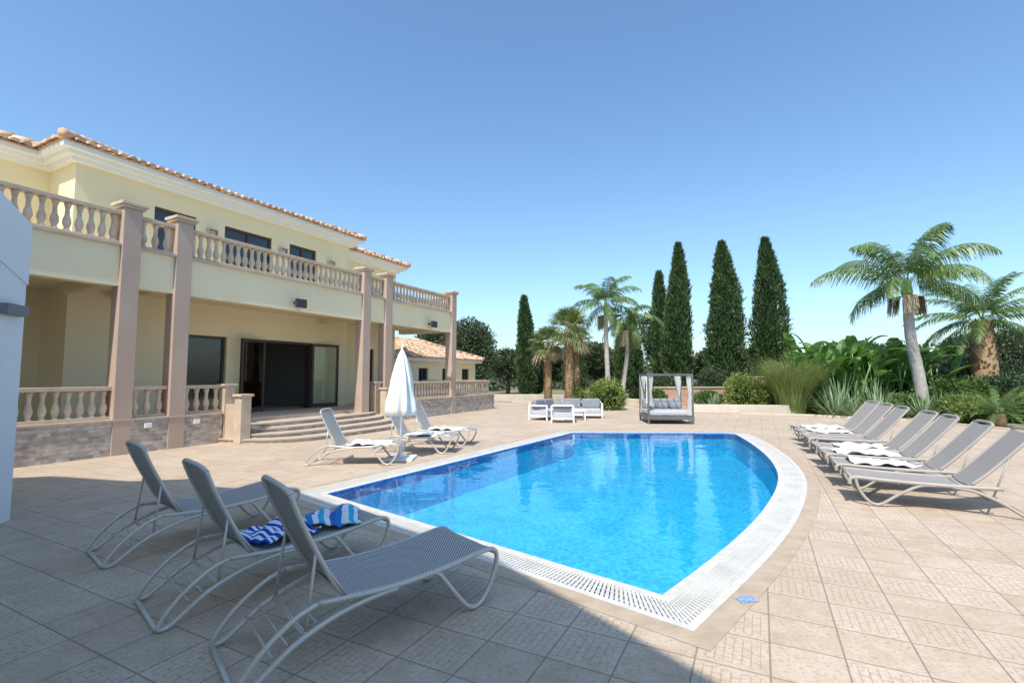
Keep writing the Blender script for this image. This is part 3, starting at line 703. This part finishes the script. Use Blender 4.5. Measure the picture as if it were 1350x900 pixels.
# ---------------------------------------------------------------- vegetation
def sines(a,b,ph): return (np.sin(a*5+b*3+ph)+np.sin(a*9-b*7+ph*2)+np.sin(a*3+b*13+ph*3)+np.sin(a*17+b*5+ph))/4
def cypress(x,y,H,R,n=15000,z0=.3):
    ph=random.uniform(0,20)
    h=RNG.random(n)**.9; th=RNG.random(n)*2*np.pi
    prof=lambda h: R*np.clip(1-h**3.0,0,1)**.9*(.66+.34*np.clip(h*5,0,1))*(1-.22*h)
    lob=1+.30*sines(th,h*12,ph)+.14*np.sin(th*4+h*26+ph)
    rr=prof(h)*lob*(.76+.34*RNG.random(n)**.8)+.03
    c=np.stack([rr*np.cos(th),rr*np.sin(th),z0+h*(H-z0)],1)
    c[:,0]+=.12*np.sin(c[:,2]*.5+ph)
    d=np.stack([np.cos(th)*.5,np.sin(th)*.5,np.ones(n)*1.0],1)+RNG.normal(size=(n,3))*.32
    Q=leaves(c,d,.14+.22*RNG.random(n),.018+.025*RNG.random(n))
    e=empty('cypress_tree',(x,y,0))
    link('foliage',quads_mesh('cypress_foliage',Q,M['cyp']),e)
    mb=MB(); prs=[(max(.01,float(prof(np.array(k/14)))*.70),z0+(H-z0)*k/14) for k in range(15)]
    mb.lathe(prs,n=14,mod=lambda a,z:1+.1*math.sin(3*a+z)); mb.obj('dark_shade_core',M['core'],e)  # added dark cone that stops light showing through the leaves
    mb=MB(); mb.tube([(0,0,-.1),(0,0,H*.5)],[.14,.06],8); mb.obj('trunk',M['bark'],e)
cypress(.95,33.5,7.0,.62,11000)
cypress(10.25,29.8,9.7,.78); cypress(9.75,31.5,8.3,.6,9000); cypress(13.0,29.6,9.75,1.0,18000,.7); cypress(15.65,29.5,9.95,1.0,18000)
cypress(4.5,36,5.6,.75,9000); cypress(9.0,36,6.0,.7,9000); cypress(11.9,38,7.2,.8,9000); cypress(1.9,36.5,4.6,.6,7000); cypress(8.1,35,5.2,.6,7000)

def blob_leaves(cs,n,ls,lw,up=.3):
    out=[]
    for (cx_,cy_,cz,rx,ry,rz) in cs:
        v=nrm(RNG.normal(size=(n,3))); th=np.arctan2(v[:,1],v[:,0]); ph=random.uniform(0,20)
        k=(1+.20*sines(th,v[:,2]*4,ph)+.12*np.sin(v[:,2]*9+th*7+ph))*(.60+.46*RNG.random(n)**.5)
        c=v*k[:,None]*np.array([rx,ry,rz])+np.array([cx_,cy_,cz])
        keep=c[:,2]>.02; c=c[keep]; d=v[keep]+RNG.normal(size=c.shape)*.7; d[:,2]+=up
        m=len(c); out.append(leaves(c,d,ls*(.6+.8*RNG.random(m)),lw*(.6+.8*RNG.random(m))))
    return np.concatenate(out)
def bush(name,x,y,r,h,mat,n=5000,ls=.11,lw=.028,lobes=3):
    cs=[(0,0,h*.48,r*.9,r*.9,h*.55)]
    for i in range(lobes):
        a=random.uniform(0,6.3); cs.append((r*.45*math.cos(a),r*.45*math.sin(a),h*random.uniform(.35,.65),r*.55,r*.55,h*.4))
    Q=blob_leaves(cs,n//(lobes+1),ls,lw); e=empty(name,(x,y,-.03))
    link('foliage',quads_mesh(name+'_foliage',Q,M[mat]),e)
    mb=MB(); mb.lathe([(max(.02,r*.62*math.cos(t)),h*.45+h*.34*math.sin(t)) for t in [(-1.5+3*i/8) for i in range(9)]],n=12,mod=lambda a,z:1+.15*math.sin(3*a+z*5)); mb.obj('dark_shade_core',M['core'],e)  # added dark solid standing in for the shaded inside of the bush
    mb=MB(); 
    for i in range(4):
        a=i*1.6; mb.tube([(0,0,-.05),(r*.3*math.cos(a),r*.3*math.sin(a),h*.5)],[.03,.015],6)
    mb.obj('stems',M['bark'],e)
bush('round_bush',4.5,22.9,.85,1.4,'bushy',7000)
bush('round_bush',3.4,25.5,.6,1.0,'bushy',4000); bush('round_bush',10.5,21.8,.9,1.6,'bushy',7000)
bush('round_bush',7.0,26.8,.6,.9,'bush',4000); bush('round_bush',13.6,23.2,1.0,1.6,'bush')
for (x_,y_,r_,h_,m_) in [(18.8,20.3,1.1,1.5,'bush'),(20.4,19.9,1.2,1.7,'pine'),(22.5,20.5,1.4,1.9,'bush'),(17.2,18.6,.8,.8,'bushy'),(16.0,16.9,.6,.6,'bushy'),(14.9,19.6,.7,.6,'bush'),(19.3,17.6,.9,1.1,'bushy'),(25,21.5,1.6,2.3,'pine'),(21.8,17.5,1.3,1.3,'bush'),(12.9,20.9,.7,.8,'bush'),(16.2,20.4,.8,.8,'bush'),(24.5,25,2,2.8,'pine'),(20.3,25,1.6,2.1,'pine'),(17.9,17.2,.7,.8,'bush'),
    (9.5,23.9,.7,.8,'bush'),(7.0,24.1,.6,.9,'bush'),(8.2,25.6,.9,1.7,'pine'),(10.8,25.8,.9,1.9,'pine'),(12.2,24.0,.8,1.2,'bush'),(16.2,24.6,1.5,2.3,'pine'),(18.3,24.4,1.5,2.5,'pine'),(21.8,23.6,1.5,2.4,'pine')]:
    bush('garden_shrub',x_,y_,r_,h_,m_,6500,.12,.03)
def tree(name,x,y,H,R,mat='pine',n=16000,th=1.4,nb=9):
    cs=[];e=empty(name,(x,y,0)); mb=MB(); mb.tube(smooth([(0,0,-.1),(.1,.05,th*.6),(0,.1,th),(.1,0,H*.7)],3),[.2-.012*i for i in range(10)],8)
    for i in range(nb):
        a=i*2.4; q=random.uniform(.2,.62)*R; z=th+(H-th)*random.uniform(.15,.8); cs.append((q*math.cos(a),q*math.sin(a),z,R*.48,R*.48,(H-th)*.24))
        mb.tube([(0,.05,th*.8+z*.1),(q*.6*math.cos(a),q*.6*math.sin(a),z*.8+.2),(q*math.cos(a),q*math.sin(a),z)],[.07,.05,.02],6)
    cs.append((0,0,H-(H-th)*.22,R*.5,R*.5,(H-th)*.22))
    mb.obj('trunk_and_limbs',M['bark'],e); link('foliage',quads_mesh(name+'_foliage',blob_leaves(cs,n//len(cs),.22,.05),M[mat]),e)
tree('pine_tree',-3.4,37.5,5.9,2.3); tree('pine_tree',-6.0,40,5.6,2.2); tree('pine_tree',12.0,39,7.3,1.7,nb=8)
tree('olive_tree',3.0,41,4.0,2.3); tree('olive_tree',6.8,40,4.2,2.4); tree('olive_tree',-.4,44,3.9,2.4); tree('olive_tree',18.5,36,3.6,2.6); tree('olive_tree',24,34,3.9,2.6); tree('olive_tree',29,30,4.1,2.6,); tree('olive_tree',14.5,34,3.3,2.4); tree('olive_tree',33.5,30,4.4,2.8)
cs=[]
for i in range(80):
    a=rad(-22+74*i/79+random.uniform(-1,1)); d=random.uniform(52,85); h=random.uniform(2.2,4.2); cs.append((d*math.sin(a),d*math.cos(a),h*.4,random.uniform(2.5,4.5),2.5,h*.62))
link('distant_trees',quads_mesh('distant_trees',blob_leaves(cs,700,.5,.14),M['far']))
mb=MB(); K=80
def hf(u,v):
    a=rad(-70+140*u); d=700+500*v; h=(10+10*abs(noise.noise(Vector((u*7,1.3,0))))+7*noise.noise(Vector((u*23,4,0))))*math.sin(min(1,v*1.0)*math.pi*.5)
    return (d*math.sin(a),d*math.cos(a),-1+max(0,h))
mb.grid(hf,K,6); mb.obj('hills',M['hill'])

def frond(Q,base,az,el,L,droop,ll,nl,hang,w=.022,wid=.02,fold=.35,power=1.4):
    p=np.array(base,float); n=26; ca,sa=math.cos(az),math.sin(az); pts=[];T=[]
    for i in range(n+1):
        t=i/n; e=el-droop*t**power; dv=np.array([ca*math.cos(e),sa*math.cos(e),math.sin(e)]); pts.append(p.copy());T.append(dv); p=p+dv*L/n
    side=np.array([-sa,ca,0.])
    for i in range(n):
        wd=wid*(1-i/n*.8)
        Q.append([pts[i]-side*wd,pts[i]+side*wd,pts[i+1]+side*wd*.9,pts[i+1]-side*wd*.9])
    for k in range(nl):
        t=.14+.86*(k+.5)/nl; f=t*n; i=min(n-1,int(f)); a=f-i; c=pts[i]*(1-a)+pts[i+1]*a; tt=T[i]
        lf=ll*(math.sin(math.pi*min(1,.18+t*.80))**.6)*random.uniform(.85,1.1)
        upv=-np.cross(tt,side)
        for s_ in (-1,1):
            d=side*s_*.85+tt*(.45+.4*t)+np.array([0,0,-hang*random.uniform(.5,1.3)])
            d+=upv*fold*random.uniform(-.6,.9)
            d/=np.linalg.norm(d); mid=c+d*lf*.55; tip=c+d*lf+np.array([0,0,-hang*.35*lf])
            ww=tt*w
            Q.append([c-ww*.6,c+ww*.6,mid+ww,mid-ww]); Q.append([mid-ww,mid+ww,tip+ww*.12,tip-ww*.12])
def palm(name,x,y,H,crown_n,L,trunk_r,mat='palm',lean=.3,ll=.55,nl=46,elr=(1.25,-.5),droop=1.5,hang=.5,fib=False,shaft=True,straw=10,w=.022,fold=.35,power=1.4):
    e=empty(name,(x,y,0)); mb=MB()
    path=smooth([(lean*.9,0,-.1),(lean*.6,0,H*.3),(lean*.1,0,H*.65),(0,0,H)],8); n=len(path)
    mb.tube(path,[trunk_r*(1.25-.45*i/n+(.035*math.sin(i*2.4))) for i in range(n)],12)
    mb.obj('trunk',M['palmfib'] if fib else M['palmtrunk'],e)
    if fib:
        rg=[]
        for i in range(420):
            z=random.uniform(.1,H); a=i*2.399; r=trunk_r*(1.25-.45*z/H)
            px=lean*(1-z/H)*.6
            c=np.array([px+r*math.cos(a),r*math.sin(a),z]); o=np.array([math.cos(a),math.sin(a),0]); s_=np.array([-math.sin(a),math.cos(a),0])
            rg.append([c-s_*.06,c+s_*.06,c+s_*.03+o*.08+np.array([0,0,.14]),c-s_*.03+o*.08+np.array([0,0,.14])])
        link('leaf_bases',quads_mesh('leaf_bases',rg,M['palmfib']),e)
    if shaft:
        mb=MB(); mb.lathe([(trunk_r*.85,H-.05),(trunk_r*1.0,H+.15),(trunk_r*.8,H+.5),(trunk_r*.4,H+.75)],n=12); mb.obj('crownshaft',M['shaft'],e)
    top=H+(.6 if shaft else .1); Q=[]
    for i in range(crown_n):
        t=i/(crown_n-1); az=i*2.399+random.uniform(-.2,.2); el=elr[0]+(elr[1]-elr[0])*t
        frond(Q,(0,0,top),az,el,L*random.uniform(.85,1.08)*(.85+.15*math.sin(t*3)),droop*random.uniform(.8,1.15),ll,nl,hang,w=w,fold=fold,power=power)
    link('fronds',quads_mesh(name+'_fronds',Q,M[mat]),e)
    if straw:
        Q=[]
        for i in range(straw*26):
            cl=i%max(1,straw//3); a=cl*2.1+random.uniform(-.35,.35); r0=trunk_r*.7; l=random.uniform(.5,1.1); c=np.array([r0*math.cos(a),r0*math.sin(a),H-.05]); out_=random.uniform(.15,.75)
            m_=c+np.array([math.cos(a)*out_*.7,math.sin(a)*out_*.7,.05-out_*.1]); t_=m_+np.array([math.cos(a)*.1,math.sin(a)*.1,-l*.8])
            s_=np.array([-math.sin(a),math.cos(a),0])*.011
            Q.append([c-s_,c+s_,m_+s_,m_-s_]);Q.append([m_-s_,m_+s_,t_+s_,t_-s_])
        link('flower_stalks',quads_mesh('stalks',Q,M['straw']),e)
    return e
palm('royal_palm_tree',17.0,20.7,5.05,15,3.7,.21,lean=.5,ll=.85,nl=62,straw=22,w=.024,droop=1.65,hang=.85,elr=(1.42,-.05),power=1.9)
palm('date_palm_tree',21.6,22.2,4.1,28,3.4,.46,lean=.0,fib=True,shaft=False,straw=0,ll=.5,nl=60,elr=(1.35,-.35),droop=1.3,w=.020)
palm('feather_palm_tree',4.9,25.2,4.8,16,2.4,.12,lean=.1,ll=.55,nl=44,straw=6,w=.022,droop=1.6,elr=(1.4,-.3),power=1.7)
palm('feather_palm_tree',6.1,25.6,4.0,13,2.2,.11,lean=-.4,ll=.55,nl=40,straw=9,w=.022,droop=2.0,elr=(1.2,-.6))
palm('royal_palm_tree',31,25,5,14,3.2,.2,ll=.7,nl=50,straw=6)
def fanpalm(x,y,H,nf,R,tr):
    e=empty('fan_palm_tree',(x,y,0)); mb=MB(); mb.tube([(0,0,-.1),(.03,0,H*.5),(0,0,H)],[tr*1.3,tr,tr*.95],10); mb.obj('trunk',M['palmfib'],e)
    rg=[]
    for i in range(260):
        z=random.uniform(.2,H); a=i*2.399; r=tr*1.02; c=np.array([r*math.cos(a),r*math.sin(a),z]); o=np.array([math.cos(a),math.sin(a),0]); s_=np.array([-math.sin(a),math.cos(a),0])
        rg.append([c-s_*.05,c+s_*.05,c+s_*.02+o*.07+np.array([0,0,.13]),c-s_*.02+o*.07+np.array([0,0,.13])])
    link('leaf_bases',quads_mesh('bases',rg,M['palmfib']),e)
    Q=[];mi=[]
    for i in range(nf):
        t=i/(nf-1); az=i*2.399; el=1.4-2.1*t; dry=1 if t>.93 else 0
        pl_=R*.45; d=np.array([math.cos(az)*math.cos(el),math.sin(az)*math.cos(el),math.sin(el)]); b0=np.array([0,0,H]); b1=b0+d*pl_
        s=np.array([-math.sin(az),math.cos(az),0]); u=np.cross(s,d)*-1; 
        Q.append([b0-s*.015,b0+s*.015,b1+s*.012,b1-s*.012]);mi.append(dry)
        for k in range(22):
            f=-1.45+2.9*k/21; dd=d*math.cos(f)+s*math.sin(f)+u*random.uniform(-.12,.12); l=R*.62*(.75+.25*math.cos(f))*random.uniform(.9,1.1)
            m_=b1+dd*l*.6; tp=b1+dd*l+np.array([0,0,-.22*l*(1.2 if not dry else 2)]); wv=(s*math.cos(f)-d*math.sin(f))*.026
            Q.append([b1-wv*.2,b1+wv*.2,m_+wv,m_-wv]);mi.append(dry); Q.append([m_-wv,m_+wv,tp+wv*.1,tp-wv*.1]);mi.append(dry)
    link('fans',quads_mesh('fans',Q,[M['fan'],M['straw']],mi),e)
fanpalm(2.95,25.2,4.0,40,1.4,.2); fanpalm(1.95,26.5,3.3,34,1.2,.18); fanpalm(3.8,28.5,3.6,26,1.1,.15)
def paddles(name,x,y,n,H,spread,mat='banana'):
    e=empty(name,(x,y,0)); mb=MB(); Q=[]
    for i in range(n):
        az=random.uniform(0,6.28); b=np.array([random.uniform(-spread,spread)*.8,random.uniform(-spread,spread)*.4,0]); h=H*random.uniform(.35,.9); ot=random.uniform(.15,.7)
        top=b+np.array([math.cos(az)*ot,math.sin(az)*ot,h]); mb.tube([tuple(b),tuple(b*.6+top*.4+np.array([0,0,.2])),tuple(top)],[.05,.035,.02],6)
        el=random.uniform(.4,1.45); L=random.uniform(1.0,1.6); wmax=random.uniform(.19,.30); p=top.copy(); ns=9; side=np.array([-math.sin(az),math.cos(az),0]); dr=random.uniform(.6,1.9)
        pr=None
        for k in range(ns+1):
            t=k/ns; ee=el-dr*t*t; T=np.array([math.cos(az)*math.cos(ee),math.sin(az)*math.cos(ee),math.sin(ee)]); up_=np.array([-math.cos(az)*math.sin(ee),-math.sin(az)*math.sin(ee),math.cos(ee)])
            w=wmax*math.sin(math.pi*min(1,.08+t*.92))**.6
            cur=(p.copy(),p+side*w+up_*w*.35,p-side*w+up_*w*.35)
            if pr is not None and w>.0:
                g_=.12 if random.random()<.5 else 0
                Q.append([pr[0],pr[1],cur[1]*(1-g_)+pr[1]*g_,cur[0]]); Q.append([pr[0],cur[0],cur[2]*(1-g_)+pr[2]*g_,pr[2]])
            pr=cur; p=p+T*L/ns
    mb.obj('stems',M['shaft'],e); link('leaves',quads_mesh(name+'_leaves',Q,M[mat]),e)
for (x_,y_,n_,h_) in [(13.9,21.8,30,2.6),(15.3,21.8,34,2.9),(16.6,22.4,28,2.8),(18.2,22.2,28,2.8),(14.6,23.2,22,3.0),(19.4,22.8,20,2.6)]: paddles('banana_plant',x_,y_,n_,h_,1.0)
def blades(name,x,y,n,H,R,mat,w=.012,bend=1.0,tilt=(.2,.9)):
    e=empty(name,(x,y,-.02)); Q=[]
    for i in range(n):
        a=random.uniform(0,6.28); r=R*random.random()**.5*.45; p=np.array([r*math.cos(a),r*math.sin(a),0]); az=a+random.uniform(-.6,.6); el=math.pi/2-random.uniform(*tilt)*.6; L=H*random.uniform(.6,1.15); ns=6; side=np.array([-math.sin(az),math.cos(az),0]); pr=None
        for k in range(ns+1):
            t=k/ns; e_=el-bend*t**2*random.uniform(.9,1.2); w_=w*(1-t*.92); cur=(p-side*w_,p+side*w_)
            if pr is not None: Q.append([pr[0],pr[1],cur[1],cur[0]])
            pr=cur; p=p+np.array([math.cos(az)*math.cos(e_),math.sin(az)*math.cos(e_),math.sin(e_)])*L/ns
    link('blades',quads_mesh(name+'_blades',Q,M[mat]),e)
blades('reed_clump',12.0,21.0,2000,2.6,1.3,'grass',.018,1.5,(.0,.55)); blades('reed_clump',12.7,21.8,1100,2.7,1.1,'grass',.018,1.4,(.0,.5))
for (x_,y_,h_) in [(12.8,19.4,1.3),(14.0,18.7,1.1),(13.6,20.2,1.7),(15.4,18.3,1.0),(9.4,22.6,.9),(13.2,18.9,.9),(15.0,20.3,1.5),(17.0,19.4,1.1)]: blades('agave_plant',x_,y_,80,h_,.3,'agave',.05,.15,(.1,2.3))
for (x_,y_,r_) in [(15.5,15.6,1.35),(18.2,15.0,1.2),(17.2,13.2,1.1)]:
    e=empty('cycad',(x_,y_,0)); mb=MB(); mb.lathe([(.16,-.05),(.2,.2),(.14,.38)],n=10); mb.obj('trunk',M['palmfib'],e); Q=[]
    for i in range(34): frond(Q,(0,0,.35),i*2.399,1.25-1.1*i/33,r_,1.1,.17,46,.1,w=.008,wid=.01)
    link('fronds',quads_mesh('cycad_fronds',Q,M['palm']),e)
cs=[]
for i in range(60):
    x_=13+random.random()*12; y_=20.5-(x_-13)*.45+random.uniform(0,3.5); cs.append((x_,y_,.05,.5,.5,.28))
link('ground_cover',quads_mesh('ground_cover',blob_leaves(cs,350,.12,.03),M['bush']))

# ---------------------------------------------------------------- camera, light, world
cam=bpy.data.cameras.new('camera'); co_=bpy.data.objects.new('camera',cam); scene.collection.objects.link(co_)
cam.sensor_width=36; cam.lens=17.07; cam.clip_end=3000; cam.clip_start=.05
co_.location=(0,0,1.6); co_.rotation_euler=(rad(94.02),0,0); scene.camera=co_
EL=55; sv=Vector((-.35,-.937,0)).normalized()*math.cos(rad(EL))+Vector((0,0,math.sin(rad(EL))))
sun=bpy.data.lights.new('sun','SUN'); sun.energy=5.0; sun.angle=rad(.5); sun.color=(1,.955,.885)
so=bpy.data.objects.new('sun',sun); scene.collection.objects.link(so); so.rotation_euler=sv.to_track_quat('Z','Y').to_euler()
w=bpy.data.worlds.new('World'); scene.world=w; w.use_nodes=True; nt=w.node_tree
bg=nt.nodes['Background']; sk=nt.nodes.new('ShaderNodeTexSky'); sk.sky_type='NISHITA'; sk.sun_disc=False
sk.sun_elevation=rad(EL); sk.sun_rotation=math.atan2(sv.x,sv.y); sk.air_density=1.2; sk.dust_density=1.3; sk.ozone_density=1.8; sk.altitude=50
cv=mixc(nt,1.0,sk.outputs[0],(1.08,1.32,1.48),'MULTIPLY')
nt.links.new(cv,bg.inputs[0]); bg.inputs[1].default_value=.15
scene.view_settings.view_transform='Standard'; scene.view_settings.look='None'; scene.view_settings.exposure=0
